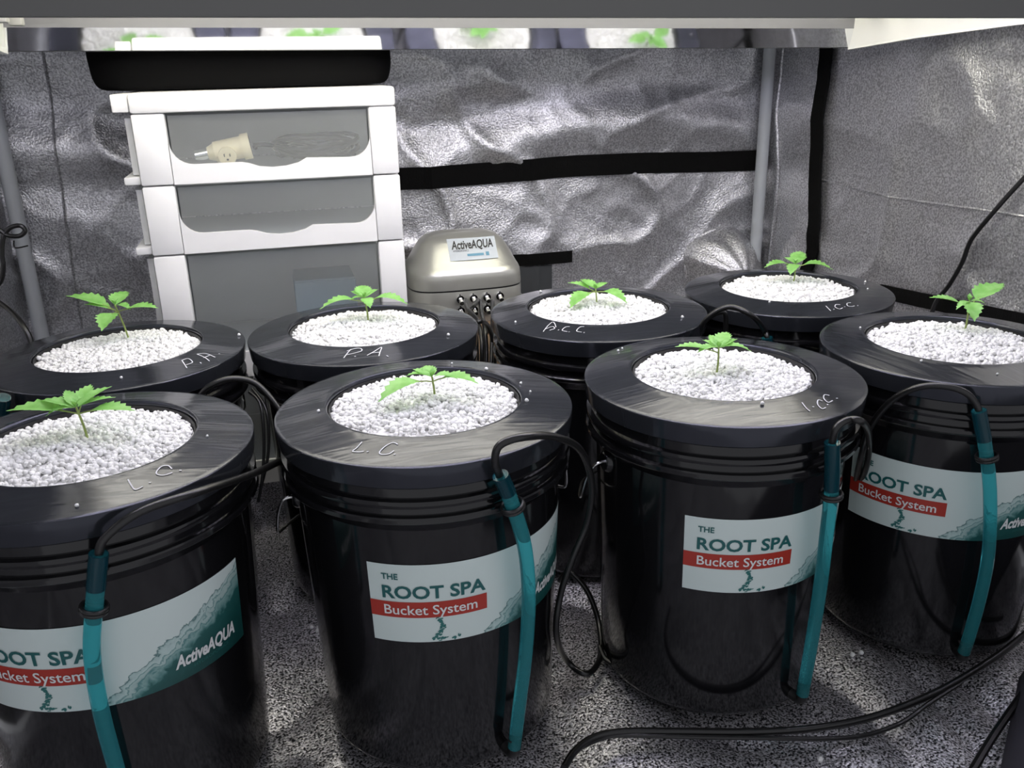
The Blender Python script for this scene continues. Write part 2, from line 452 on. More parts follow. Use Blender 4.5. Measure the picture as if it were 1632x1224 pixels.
PLANT={
'A':((-0.197,0.857,0.371),(-0.202,0.858,0.407),[(-0.0613,0.0127,-0.0014,1.0),(-0.0258,-0.0038,-0.0047,0.9),(0.0074,0.0403,0.0073,0.9),(0.0295,0.0203,0.0096,0.8),(-0.0127,0.0275,0.0083,0.8),(-0.0335,0.0190,0.0035,0.8),(0.0343,0.0032,0.0042,0.7),(0.0531,-0.0203,-0.0029,0.9)]),
'B':((0.139,0.859,0.371),(0.138,0.859,0.399),[(-0.0577,-0.0177,-0.0146,1.0),(0.0431,-0.0227,-0.0051,1.0),(-0.0168,0.0166,0.0042,1.2),(-0.0017,0.0249,0.0041,1.2),(-0.0265,0.0079,0.0003,0.8),(0.0244,-0.0108,-0.0020,1.1)]),
'C':((0.455,0.843,0.371),(0.457,0.843,0.403),[(0.0241,0.0285,0.0068,1.0),(-0.0450,0.0139,0.0008,0.9),(-0.0100,0.0200,0.0034,0.9),(0.0256,0.0064,0.0048,0.9),(0.0308,-0.0156,-0.0035,0.8),(0.0030,0.0282,0.0057,0.9),(-0.0256,-0.0009,-0.0035,1.2)]),
'D':((0.829,0.894,0.371),(0.829,0.894,0.411),[(-0.0430,0.0186,0.0031,1.0),(0.0616,0.0149,0.0130,1.1),(-0.0151,-0.0293,-0.0173,1.2),(-0.0242,-0.0076,-0.0073,0.8),(0.0154,-0.0104,-0.0034,1.2)]),
'E':((-0.206,1.219,0.371),(-0.217,1.221,0.418),[(-0.0630,0.0358,0.0082,0.9),(-0.0384,0.0113,0.0005,1.2),(0.0104,0.0335,0.0093,1.4),(0.0545,-0.0220,-0.0041,1.0),(0.0204,-0.0143,-0.0047,1.2),(-0.0131,-0.0403,-0.0229,1.4)]),
'F':((0.107,1.192,0.371),(0.104,1.193,0.407),[(-0.0595,-0.0043,-0.0103,1.0),(0.0538,-0.0280,-0.0073,1.0),(0.0008,0.0339,0.0085,1.3),(0.0212,0.0160,0.0054,1.1),(-0.0158,0.0221,0.0045,1.0),(0.0053,-0.0212,-0.0103,1.5),(-0.0199,-0.0006,-0.0030,1.1)]),
'G':((0.433,1.169,0.371),(0.432,1.169,0.397),[(-0.0335,0.0228,0.0060,1.1),(-0.0456,-0.0235,-0.0186,1.2),(0.0327,-0.0366,-0.0148,1.3),(-0.0116,0.0312,0.0073,1.1),(0.0226,0.0110,0.0044,1.1)]),
'H':((0.774,1.202,0.371),(0.775,1.201,0.401),[(-0.0494,0.0062,-0.0037,1.1),(0.0481,-0.0271,-0.0081,1.1),(-0.0189,-0.0176,-0.0124,1.4),(0.0267,0.0318,0.0111,1.2),(-0.0074,0.0224,0.0058,1.1),(0.0270,0.0134,0.0058,1.0)]),
}
CRUMB=[('H',0.911,1.290),('H',0.914,1.239),('H',0.884,1.173),('H',0.852,1.123),('H',0.642,1.164),('H',0.672,1.099),('H',0.660,1.235),('G',0.524,1.074),('G',0.302,1.133),('G',0.301,1.022),('G',0.383,1.281),('C',0.582,1.192),('D',0.712,0.944),('D',0.606,0.828),('D',0.695,0.807),('D',0.747,0.749),('B',0.214,0.937),('B',0.239,0.879),('B',0.242,0.852),('B',0.230,0.824),('B',0.020,0.864),('B',0.182,0.979),('E',-0.066,1.202),('E',-0.194,1.052),('F',0.182,1.107),('F',0.201,1.097),('A',-0.184,0.721),('A',-0.087,0.833),('C',0.455,0.742),('C',0.388,0.968),('C',0.397,0.977)]

# ================================================================== the tent
U0, U1, V0, V1, ZT = -.48, 1.06, .22, 1.80, 1.75

def drift(p):
    return Vector((noise.noise(p + Vector((5.2, 1.3, 9.1))), noise.noise(p + Vector((-3.7, 8.4, 2.6))), noise.noise(p + Vector((1.9, -6.5, 4.8)))))

def crumple(a, b, seed, big=.016, crease=.012):
    p = Vector((a * 2.3, b * 3.2, seed))
    w = drift(p) * .45
    d = noise.noise(p + w) * big
    q = Vector((a * 4.2, b * 5.5, seed + 7.3)) + w
    d += (1 - abs(noise.noise(q))) ** 7 * crease
    q2 = Vector((a * 11, b * 13, seed + 3.1)) + w * 2
    d += (1 - abs(noise.noise(q2))) ** 9 * crease * .24
    d += noise.noise(Vector((a * 34, b * 40, seed))) * .0012
    return d

def grid(name, na, nb, fn, m, parent=None):
    v = [fn(i / na, j / nb) for j in range(nb + 1) for i in range(na + 1)]
    w = na + 1
    f = [(j * w + i, j * w + i + 1, (j + 1) * w + i + 1, (j + 1) * w + i) for j in range(nb) for i in range(na)]
    mb = MB().add(v, f)
    return mb.build(name, m, parent, angle=180)

def back_y(u, z):
    # the film sags in long horizontal folds below the hood
    sag = .010 * math.sin((z + .05 * math.sin(u * 5 + 1)) * 38) * math.exp(-((z - .60) / .10) ** 2)
    return V1 - .012 - crumple(u, z, 1.7) - sag
def right_x(v, z):
    return U1 - .006 - crumple(v, z, 5.2, .010, .009)
def left_x(v, z):
    return U0 + .006 + crumple(v, z, 9.4, .012, .010)

wall_back = tag(grid('wall_back', 190, 200, lambda a, b: (U0 + (U1 - U0) * a, back_y(U0 + (U1 - U0) * a, ZT * b), ZT * b), M['wall']), kind='structure')
wall_right = tag(grid('wall_right', 190, 200, lambda a, b: (right_x(V0 + (V1 - V0) * a, ZT * b), V0 + (V1 - V0) * a, ZT * b), M['wall']), kind='structure')
wall_left = tag(grid('wall_left', 150, 160, lambda a, b: (left_x(V0 + (V1 - V0) * a, ZT * b), V0 + (V1 - V0) * a, ZT * b), M['wall']), kind='structure')
tag(MB().box(U0, U1, V0, V1, ZT, ZT + .01).build('ceiling', M['wall']), kind='structure')

def floor_z(u, v):
    p = Vector((u * 3.2, v * 3.2, 2.2))
    w = drift(p) * .5
    d = (1 - abs(noise.noise(Vector((u * 7.5, v * 3.4, 4)) + w))) ** 3 * .020
    d += noise.noise(Vector((u * 16, v * 16, 1))) * .0015 + .0015
    return -.004 - d
floor = tag(grid('floor', 230, 230, lambda a, b: (U0 + (U1 - U0) * a, V0 + (V1 - V0) * b, floor_z(U0 + (U1 - U0) * a, V0 + (V1 - V0) * b)), M['floor']), kind='structure')

def ribbon(name, pts, half, nrm, m, parent, th=.003):
    """flat webbing along pts; half = half-width vector, nrm = towards the room"""
    mb = MB(); v = []; f = []
    h = Vector(half); n = Vector(nrm) * th
    for p in pts:
        p = Vector(p)
        v += [p - h, p + h, p + h + n, p - h + n]
    for i in range(len(pts) - 1):
        a, b = i * 4, i * 4 + 4
        for k in range(4):
            l = (k + 1) % 4
            f.append((a + k, a + l, b + l, b + k))
    f += [(3, 2, 1, 0), tuple(range(len(v) - 4, len(v)))]
    return mb.add(v, f).build(name, m, parent, smooth=False)

def wall_strap(u0, u1, z, half, name, wob=.004):
    return ribbon(name, [(u, back_y(u, z) - .004, z + wob * math.sin(u * 9 + 2)) for u in np.linspace(u0, u1, 60)], (0, 0, half), (0, -1, 0), M['velcro'], wall_back)
wall_strap(.10, 1.036, .499, .0215, 'strap')
wall_strap(.16, .600, .3155, .0125, 'strap', .001)
ribbon('vent_patch', [(u, back_y(u, .275) - .003, .268) for u in np.linspace(.44, .556, 16)], (0, 0, .033), (0, -1, 0), M['darkgrey'], wall_back, .002)

# vertical zipper band and low flap on the right wall
zp = []
for z in np.linspace(.10, 1.5, 90):
    v = 1.583 - .020 * math.exp(-((z - .36) / .07) ** 2) + .012 * math.exp(-((z - .26) / .05) ** 2)
    zp.append((right_x(v, z) - .005, v, z))
ribbon('zipper_band', zp, (0, .0185, 0), (-1, 0, 0), M['velcro'], wall_right, .005)
ribbon('low_strap', [(right_x(v, .3) - .003, v, .303 + (1.32 - v) * .09) for v in np.linspace(.75, 1.345, 40)], (0, 0, .0125), (-1, 0, 0), M['velcro'], wall_right, .004)
# stitched corner seams
def seam(name, pts, r, parent):
    MB().tube(smooth_path(pts, 6), r, 6).build(name, M['wall'], parent)
seam('seam', [(right_x(1.735 + .012 * math.sin(z * 11), z) - .002, 1.735 + .012 * math.sin(z * 11), z) for z in np.linspace(.05, 1.5, 50)], .0035, wall_right)
seam('seam', [(-.358 - .03 * (.74 - z) / .5 * .9, back_y(-.37, z) - .001, z) for z in np.linspace(.05, 1.5, 50)], .0025, wall_back)
seam('seam', [(right_x(v, .47) - .001, v, .475 + .006 * math.sin(v * 8)) for v in np.linspace(.8, 1.58, 40)], .002, wall_right)

# gathered duct sleeve in the back wall
def sleeve():
    mb = MB(); n, k = 48, 12
    v = []; f = []
    for j in range(k + 1):
        t = j / k
        for i in range(n):
            a = 2 * PI * i / n
            pl = 1 + .10 * math.sin(a * 9 + 3 * t) * t + .05 * math.sin(a * 5 + 1)
            r = (.078 * (1 - t ** 2.2) + .012) * pl
            v.append((.955 + r * math.cos(a) + .02 * t, back_y(.955, .28) + .012 - .105 * t, .268 + r * 1.0 * math.sin(a) - .015 * t))
    for j in range(k):
        for i in range(n):
            l = (i + 1) % n
            f.append((j * n + i, j * n + l, (j + 1) * n + l, (j + 1) * n + i))
    f.append(tuple(range(k * n, k * n + n)))
    o = mb.add(v, f).build('duct_sleeve', M['wall'], wall_back, angle=50)
    MB().tube([(.955 + .081 * math.cos(a), back_y(.955, .28) - .003, .268 + .081 * math.sin(a)) for a in np.linspace(0, 2 * PI, 40)], .004, 6).build('hem', M['wall'], o)
sleeve()

for (u, v, lab) in ((-.447, 1.757, 'grey metal tent pole in the corner left of the white drawers'),
                    (1.029, 1.757, 'grey metal tent pole in the corner behind the back right bucket')):
    t = thing('tent_pole', lab, 'pole', (u, v, -.006), 'upright poles in the back corners of the tent')
    MB().tube([(0, 0, 0), (0, 0, .9), (0, 0, 1.74)], .0130, 16).build('shaft', M['pole'], t)
    MB().tube([(0, 0, 0), (0, 0, .03)], .0145, 16).build('foot', M['rubber'], t)

# ================================================================== grow light
def grow_light():
    t = thing('grow_light', 'wide fluorescent grow light hood with polished reflector hanging over the buckets', 'grow light', (.33, 1.07, .72))
    def W(p): return [(a - .33, b - 1.07, c - .72) for a, b, c in p]
    uL, uR, vN, vF = -.335, .985, .72, 1.42
    zb = {'FL': .734, 'FR': .718, 'NL': .7405, 'NR': .7285}
    top = .87
    # front panel, enamelled outside
    MB().hexa(W([(uL, vN - .008, zb['NL']), (uR, vN - .008, zb['NR']), (uR, vN, zb['NR']), (uL, vN, zb['NL']),
                 (uL, vN - .008, top), (uR, vN - .008, top), (uR, vN, top), (uL, vN, top)])).build('front_panel', M['grey_metal'], t, bevel=.002)
    MB().hexa(W([(uL, vF, zb['FL']), (uR, vF, zb['FR']), (uR, vF + .006, zb['FR']), (uL, vF + .006, zb['FL']),
                 (uL, vF, top), (uR, vF, top), (uR, vF + .006, top), (uL, vF + .006, top)])).build('back_panel', M['grey_metal'], t)
    MB().box(uL - .33, uR - .33, vN - .008 - 1.07, vF + .006 - 1.07, top - .72, top + .02 - .72).build('top_panel', M['grey_metal'], t, bevel=.003)
    # polished far reflector leaning in towards the tubes
    def facet(name, za0, za1, va, zb0, zb1, vb, m):
        MB().hexa(W([(uL + .004, va - .004, za0), (uR - .004, va - .004, za1), (uR - .004, va - .001, za1), (uL + .004, va - .001, za0),
                     (uL + .010, vb - .004, zb0), (uR - .010, vb - .004, zb1), (uR - .010, vb - .001, zb1), (uL + .010, vb - .001, zb0)])).build(name, m, t, smooth=False)
    facet('reflector', zb['FL'] + .001, zb['FR'] + .001, vF, .764, .748, vF - .0168, M['mirror'])
    facet('reflector_shoulder', .764, .748, vF - .0168, top - .018, top - .018, vF - .050, M['shoulder'])
    MB().hexa(W([(uL + .004, vN + .001, zb['NL'] + .002), (uR - .004, vN + .001, zb['NR'] + .002), (uR - .004, vN + .004, zb['NR'] + .002), (uL + .004, vN + .004, zb['NL'] + .002),
                 (uL + .02, vN + .052, top - .018), (uR - .02, vN + .052, top - .018), (uR - .02, vN + .056, top - .018), (uL + .02, vN + .056, top - .018)])).build('reflector', M['mirror'], t, smooth=False)
    # end plates, their lower edge rising towards the front
    for u, s in ((uR, -1), (uL, 1)):
        zf = zb['FR'] if s < 0 else zb['FL']
        rise = [(vF, zf), (1.25, zf + .013), (1.05, .741), (.85, .745), (vN, .745)]
        mb = MB()
        for (va, za), (vb, zc) in zip(rise, rise[1:]):
            mb.hexa(W([(u + s * .004, vb, zc), (u, vb, zc), (u, va, za), (u + s * .004, va, za),
                       (u + s * .035, vb, top), (u + s * .031, vb, top), (u + s * .031, va, top), (u + s * .035, va, top)]))
        ep = mb.build('end_plate', M['white_edge'], t, smooth=False)
        lip = MB()
        for (va, za), (vb, zc) in zip(rise, rise[1:]):
            lip.hexa(W([(u - .004, vb, zc - .003), (u + .006, vb, zc - .003), (u + .006, va, za - .003), (u - .004, va, za - .003),
                        (u - .004, vb, zc + .004), (u + .006, vb, zc + .004), (u + .006, va, za + .004), (u - .004, va, za + .004)]))
        lip.build('lip', M['white_edge'], ep, smooth=False)
    MB().box(uL + .03 - .33, uR - .03 - .33, vN + .05 - 1.07, vF - .05 - 1.07, top - .012 - .72, top - .72).build('reflector_ceiling', M['mirror'], t, smooth=False)
    for i in range(8):
        v = .80 + i * .075
        m = M['tube_cool'] if i < 4 else M['tube_warm']
        o = MB().tube([(uL + .05 - .33, v - 1.07, .815 - .72), (.0, v - 1.07, .815 - .72), (uR - .05 - .33, v - 1.07, .815 - .72)], .008, 12).build('fluorescent_tube', m, t)
        for s in (uL + .036, uR - .052):
            MB().box(s - .33, s + .016 - .33, v - .01 - 1.07, v + .01 - 1.07, .762 - .72, .858 - .72).build('lamp_holder', M['holder'], o, bevel=.003)
    for u in (-.15, .80):
        for v in (.80, 1.34):
            MB().tube([(u - .33, v - 1.07, top + .018 - .72), (u - .33, v - 1.07, ZT - .72)], .002, 6).build('hanging_wire', M['steel'], t)
grow_light()

# ================================================================== buckets
CEN = dict(A=(-.2, .859), B=(.13, .8655), C=(.468, .853), D=(.789, .868), E=(-.213, 1.177), F=(.1, 1.176), G=(.434, 1.164), H=(.749, 1.178))
LABEL_START = dict(A=-136.3, B=-126.0, C=-130.4, D=-172.1)
BL = dict(
    A='black bucket with lid marked L.C., cut by the left frame edge in front',
    B='black bucket with lid marked L.C. in the front middle, full printed label',
    C='black bucket with lid marked I.C.C. in the front row, right of the middle',
    D='black bucket at the right frame edge in front, lid without lettering',
    E='black bucket with lid marked P.A. at the left frame edge, back row',
    F='black bucket with lid marked P.A. standing before the white drawers',
    G='black bucket with lid marked A.C.C. right in front of the air pump',
    H='black bucket with lid marked I.C.C. in the back right corner')
WHERE = dict(A='leftmost bucket of the front row', B='front middle bucket', C='front bucket marked I.C.C.', D='bucket cut by the right frame edge',
             E='leftmost bucket of the back row', F='bucket before the white drawers', G='bucket before the air pump', H='bucket in the back right corner')

def body_r(z):
    return .1305 + (.141 - .1305) * (z - .006) / .292
def lid_z(r):
    return .3735 - max(0, r - .103) * .16

body_mesh = MB().lathe([(.0005, .003), (.120, .003), (.1235, 0), (.127, 0), (.1300, .004), (.1305, .008), (.1408, .294), (.1440, .298), (.1520, .3055), (.1535, .3075),
                        (.1535, .3115), (.1525, .3130), (.1480, .3135), (.1475, .3215), (.1522, .3225), (.1528, .3240), (.1528, .3280), (.1522, .3295), (.1475, .3305),
                        (.1475, .3475), (.1445, .3485), (.1390, .3480), (.1380, .29)], 96).mesh('bucket_body', M['bucket'], angle=30)
lid_mesh = MB().lathe([(.1482, .3435), (.1515, .3425), (.1532, .3440), (.1547, .3560), (.1553, .3625), (.1553, .3642), (.1548, .3650), (.1540, .3654), (.150, lid_z(.150)), (.140, lid_z(.140)), (.128, lid_z(.128)), (.115, lid_z(.115)), (.1055, lid_z(.1055)),
                       (.1040, .3736), (.1025, .3734), (.1015, .3722), (.1010, .3700), (.1008, .3600), (.104, .3540), (.1480, .3540)], 96, closed=True).mesh('lid', M['lid'], angle=30)
pot_mesh = MB().lathe([(.1003, .3690), (.0992, .3694), (.0985, .3670), (.0950, .318), (.0945, .310), (.0005, .310), (.0005, .308), (.0965, .308), (.1003, .355)], 72, closed=True).mesh('net_pot', M['pot'], angle=40)

def bail_mesh():
    mb = MB()
    P = []
    for a, r, z in ((0, .143, .283), (0, .155, .281), (3, .162, .262), (6, .1655, .236), (12, .163, .229), (20, .159, .226), (35, .157, .218), (60, .157, .203), (90, .157, .196)):
        P.append((r, a, z))
    Q = P + [(r, 180 - a, z) for r, a, z in P[-2::-1]]
    pts = [(r * math.cos(math.radians(a)), r * math.sin(math.radians(a)), z) for r, a, z in Q]
    mb.tube(smooth_path(pts, 4), .0017, 8)
    return mb.mesh('bail_handle', M['steel'])
bail = bail_mesh()
ear_mesh = MB().lathe([(.0005, .0), (.013, .0), (.013, .004), (.010, .008), (.0005, .008)], 20).mesh('handle_ear', M['bucket'])

def cyl_place(verts, start, a0, a1, z0, z1, off):
    out = []
    for x, y in verts:
        a = math.radians(start + a0 + (a1 - a0) * x)
        z = z0 + (z1 - z0) * y
        r = body_r(z) + off
        out.append((r * math.cos(a), r * math.sin(a), z))
    return out

TXT = dict(the=text_geo('THE', .024), root=text_geo('ROOT SPA', .026), bucket=text_geo('Bucket System', .010), aqua=text_geo('ActiveAQUA', .034, .25), hydro=text_geo('HYDROPONICS', .0))
ZL0, ZL1, SPAN = .168, .257, 110.0

def make_label(root, start):
    n, k = 56, 4
    mb = MB()
    uvs = [(i / n, j / k) for j in range(k + 1) for i in range(n + 1)]
    v = cyl_place(uvs, start, 0, SPAN, ZL0, ZL1, .0006)
    w = n + 1
    f = [(j * w + i, j * w + i + 1, (j + 1) * w + i + 1, (j + 1) * w + i) for j in range(k) for i in range(n)]
    me = bpy.data.meshes.new('label')
    me.from_pydata(v, [], f)
    uvl = me.uv_layers.new(name='UVMap')
    for lp in me.loops:
        uvl.data[lp.index].uv = uvs[lp.vertex_index]
    me.shade_smooth()
    me.materials.append(M['label'])
    lab = bpy.data.objects.new('label', me)
    COL.objects.link(lab); lab.parent = root
    lab['label'] = 'printed label reading THE ROOT SPA Bucket System'
    def put(name, key, a0, a1, z0, z1, m, off=.0013):
        vv, ff = TXT[key]
        MB().add(cyl_place(vv, start, a0, a1, z0, z1, off), ff).build(name, m, lab, smooth=False)
    put('lettering', 'the', 5.9, 12.7, .2405, .2470, M['teal_text'])
    put('lettering', 'root', 5.7, 47.8, .2195, .2335, M['teal_text'])
    nb = 30
    g = [(i / nb, j) for j in (0, 1) for i in range(nb + 1)]
    MB().add(cyl_place(g, start, 0, 48.3, .1970, .2150, .0010), [(i, i + 1, nb + 2 + i, nb + 1 + i) for i in range(nb)]).build('banner', M['red'], lab)
    put('lettering', 'bucket', 6.0, 44.0, .2010, .2118, M['white_print'], .0016)
    put('lettering', 'aqua', 74.5, 103.5, .1830, .1965, M['white_print'])
    put('lettering', 'hydro', 82, 99, .1765, .1800, M['green_print'])
    # printed trickle of water under the banner
    rnd = random.Random(4)
    vv = []; ff = []
    for i in range(46):
        t = i / 45
        a = 27.5 + 2.2 * math.sin(t * 5) + rnd.uniform(-1.0, 1.0) + (t > .75) * (t - .75) * 46
        z = .1965 - .025 * min(t / .75, 1) + rnd.uniform(-.001, .001) + (t > .75) * rnd.uniform(-.0015, .002)
        wv = rnd.uniform(.25, .9); h = rnd.uniform(.0006, .0020)
        b = len(vv)
        for q in range(6):
            vv.append(((a + wv * math.cos(q * PI / 3)) / SPAN, (z + h * math.sin(q * PI / 3 + .4) - ZL0) / (ZL1 - ZL0)))
        ff.append(tuple(range(b, b + 6)))
    vv = [(x, max(.005, y)) for x, y in vv]
    MB().add(cyl_place(vv, start, 0, SPAN, ZL0, ZL1, .0010), ff).build('splash_print', M['green_print'], lab, smooth=False)

def ink_strokes(root, k, c):
    mb = MB()
    for st in INK[k]:
        P = [Vector((x - c[0], y - c[1], 0)) for x, y in st]
        if len(P) > 2:
            P = smooth_path(P, 4)
        if (P[-1] - P[0]).length < .004:
            mid = (P[0] + P[-1]) / 2
            P = [mid - Vector((.001, 0, 0)), mid + Vector((.001, 0, 0))]
        w = .00062
        v = []; f = []
        for i, p in enumerate(P):
            t = (P[min(i + 1, len(P) - 1)] - P[max(i - 1, 0)])
            t = t.normalized() if t.length > 1e-6 else Vector((1, 0, 0))
            nn = Vector((-t.y, t.x, 0)) * w
            for q in (p - nn, p + nn):
                v.append((q.x, q.y, lid_z(math.hypot(q.x, q.y)) + .0006))
        for i in range(len(P) - 1):
            f.append((2 * i, 2 * i + 2, 2 * i + 3, 2 * i + 1))
        mb.add(v, f)
    return mb

buckets = {}
for k in 'ABCDEFGH':
    c = CEN[k]
    b = thing('grow_bucket', BL[k], 'bucket', (c[0], c[1], 0), 'black hydroponic buckets under the light')
    buckets[k] = b
    def link(name, me, par, rz=0, loc=(0, 0, 0)):
        o = bpy.data.objects.new(name, me)
        COL.objects.link(o); o.parent = par
        o.rotation_euler.z = rz; o.location = loc
        return o
    yaw = math.radians(LABEL_START.get(k, -130) + 126)
    body = link('bucket_body', body_mesh, b)
    lid = link('lid', lid_mesh, b, yaw * 1.7)
    link('net_pot', pot_mesh, b)
    hb = link('bail_handle', bail, b, {'B': math.radians(2), 'C': math.radians(4)}.get(k, math.radians({'A': 40, 'D': -32, 'E': 28, 'F': -24, 'G': 30, 'H': -20}.get(k, 0))))
    for s in (0, PI):
        e = link('handle_ear', ear_mesh, hb)
        e.rotation_euler = (0, PI / 2, s)
        e.location = (.138 * math.cos(s), .138 * math.sin(s), .283)
    if k in INK:
        ink_strokes(b, k, c).build('lettering', M['ink'], lid, smooth=False)
        lid.rotation_euler.z = 0
    if k in LABEL_START:
        make_label(b, LABEL_START[k])
    if k in HOSE:
        P = smooth_path(local(HOSE[k], b), 8)
        if P[-1][2] < .016:
            P = [p for p in P if p[2] > .016]
        h = MB().tube(P, .0072, 14).build('drain_hose', M['teal'], b)
        h['label'] = 'translucent teal tube standing up the front of the bucket'
        d0 = 7 if k != 'C' else 9
        MB().tube(P[:d0], .0078, 14).build('hose_end', M['smoke'], h)
        q = P[9]; t = (P[10] - P[8]).normalized()
        ax = t.cross(Vector((0, 0, 1)))
        if ax.length < 1e-3: ax = Vector((1, 0, 0))
        ax.normalize(); bx = t.cross(ax)
        for dz in (-.0016, .0016):
            MB().tube([q + t * dz + (ax * math.cos(a) + bx * math.sin(a)) * .0102 for a in np.linspace(0, 2 * PI, 24)], .0019, 8, cap=False).build('o_ring', M['rubber'], h)
        # barbed elbow into the bucket foot
        e = P[-1]
        inn = Vector((e.x, e.y, 0)).normalized()
        MB().tube(smooth_path([e + Vector((0, 0, .012)), e + Vector((0, 0, -.004)), Vector((e.x, e.y, max(.010, e.z - .012))) - inn * .006, Vector((inn.x * .122, inn.y * .122, max(.012, e.z - .014)))], 5), .0062, 12).build('elbow', M['rubber'], h)

# ------------------------------------------------------------------ perlite
def ico(seed):
    bm = bmesh.new()
    bmesh.ops.create_icosphere(bm, subdivisions=2, radius=1)
    s = Vector((seed * 3.1, seed * 1.7, seed))
    for v in bm.verts:
        n = v.co.normalized()
        v.co = n * (1 + .30 * noise.noise(n * 1.6 + s) + .12 * noise.noise(n * 4 + s))
    V = np.array([v.co[:] for v in bm.verts]); F = np.array([[q.index for q in f.verts] for f in bm.faces])
    bm.free()
    return V, F
GR = [ico(i + 1) for i in range(6)]

def dome(r, amp, seed):
    return .3645 + amp * (1 - (r / .1) ** 2)

def perlite_mesh(seed, n=2500, amp=.010):
    rng = np.random.default_rng(seed)
    VV = []; FF = []; off = 0
    for i in range(n):
        r = .0965 * math.sqrt(rng.random()); a = rng.random() * 2 * PI
        x, y = r * math.cos(a), r * math.sin(a)
        z = dome(r, amp, seed) + .0028 * noise.noise(Vector((x * 45, y * 45, seed * 3.3))) + rng.uniform(-.002, .0012)
        sz = rng.choice([.0017, .0022, .0027, .0032]) * rng.uniform(.85, 1.15)
        V, F = GR[i % 6]
        A = rng.normal(size=(3, 3)); Q, _ = np.linalg.qr(A)
        sc = sz * np.array([1, rng.uniform(.7, 1), rng.uniform(.7, 1)])
        VV.append((V * sc) @ Q.T + np.array([x, y, z])); FF.append(F + off); off += len(V)
    # solid bed beneath the top grains
    nr, na = 14, 56
    bed = [(0, 0, dome(0, amp, seed) - .002)]; bf = []
    for j in range(1, nr + 1):
        for i in range(na):
            r = .0975 * j / nr; a = 2 * PI * i / na
            bed.append((r * math.cos(a), r * math.sin(a), dome(r, amp, seed) - .002))
    for i in range(na):
        bf.append((0, 1 + i, 1 + (i + 1) % na))
    for j in range(nr - 1):
        for i in range(na):
            p, q = 1 + j * na + i, 1 + j * na + (i + 1) % na
            bf += [(p, p + na, q + na), (p, q + na, q)]
    VV.append(np.array(bed)); FF.append(np.array(bf) + off)
    V = np.concatenate(VV); F = np.concatenate(FF).astype(np.int32)
    me = bpy.data.meshes.new('perlite')
    me.vertices.add(len(V)); me.vertices.foreach_set('co', V.astype(np.float32).ravel())
    me.loops.add(F.size); me.loops.foreach_set('vertex_index', F.ravel())
    me.polygons.add(len(F)); me.polygons.foreach_set('loop_start', np.arange(0, F.size, 3, dtype=np.int32))
    me.update(calc_edges=True)
    me.validate()
    me.shade_smooth()
    me.materials.append(M['perlite'])
    return me
PM = [perlite_mesh(11, amp=.009), perlite_mesh(12, amp=.007), perlite_mesh(13, amp=.010)]
for i, k in enumerate('ABCDEFGH'):
    o = bpy.data.objects.new('perlite_bed', PM[{'A': 2, 'B': 0, 'C': 1, 'D': 2, 'E': 1, 'F': 0, 'G': 2, 'H': 1}[k]])
    COL.objects.link(o)
    o.location = (CEN[k][0], CEN[k][1], .0); o.rotation_euler.z = i * .9
    tag(o, 'white perlite filling the ' + WHERE[k], 'perlite', 'perlite in the bucket pots', 'stuff')

crumb_meshes = []
for i in range(3):
    V, F = GR[i]
    me = bpy.data.meshes.new('perlite_crumb'); me.from_pydata([tuple(p * .0021) for p in V], [], [tuple(int(q) for q in f) for f in F]); me.shade_smooth()
    me.materials.append(M['perlite']); crumb_meshes.append(me)
for i, (k, x, y) in enumerate(CRUMB):
    r = math.hypot(x - CEN[k][0], y - CEN[k][1])
    if r < .108 or r > .150:
        continue
    o = bpy.data.objects.new('perlite_crumb', crumb_meshes[i % 3]); COL.objects.link(o)
    s = (.6, 1.0, .75)[i % 3]
    o.location = (x, y, lid_z(r) + .0015 * s); o.scale = (s, s, s)
    tag(o, 'perlite crumb on the lid of the ' + WHERE[k], 'crumb', 'perlite crumbs on the lid of the ' + WHERE[k])
for i, (x, y, lab) in enumerate(((-.006, 1.048, 'perlite crumb on the floor beside the front middle bucket'), (-.014, 1.058, 'perlite crumb on the floor beside the front middle bucket'),
                                 (.509, .658, 'lone perlite crumb on the floor in front of the black cord'), (.646, .798, 'perlite crumb on the floor between the two right front buckets'),
                                 (.659, .798, 'perlite crumb on the floor between the two right front buckets'), (.199, .726, 'perlite crumb at the foot of the front middle tube'),
                                 (.255, .748, 'perlite crumb at the foot of the front middle tube'))):
    o = bpy.data.objects.new('perlite_crumb', crumb_meshes[i % 3]); COL.objects.link(o)
    o.scale = (1.6,) * 3; o.location = (x, y, floor_z(x, y) + .003)
    tag(o, lab, 'crumb', 'loose perlite on the floor')

# ------------------------------------------------------------------ seedlings
def leaf(root, base, tipv, width, petiole, droop):
    """serrated leaf blade from base along tipv, arched, folded along its midrib"""
    L = tipv.length
    d = tipv.normalized()
    side = d.cross(Vector((0, 0, 1)))
    if side.length < .2:
        side = d.cross(Vector((0, 1, 0)))
    side.normalize()
    up = side.cross(d).normalized()
    n = 13
    def mid(t):
        return base + d * (L * t) + up * (L * droop * 4 * t * (1 - t))
    v = []; f = []
    for i in range(n + 1):
        t = petiole + (1 - petiole) * i / n
        s = i / n
        w = width * L * (math.sin(PI * min(1, s ** .75)) ** .9) * .5
        if i % 2 == 0:
            w *= .78
        if i in (0, n):
            w = .0003
        m = mid(t)
        fw = d * (L * .035 if i % 2 else -L * .005)
        v += [m - side * w + up * (w * .28) + fw, m, m + side * w + up * (w * .28) + fw]
    for i in range(n):
        a, b = i * 3, i * 3 + 3
        f += [(a, a + 1, b + 1, b), (a + 1, a + 2, b + 2, b + 1)]
    lf = MB().add(v, f).build('leaf', M['leaf'], root, angle=60)
    if petiole > .06:
        MB().tube([mid(0), mid(petiole * .5), mid(petiole + .08)], .0007, 6).build('petiole', M['stem'], lf)

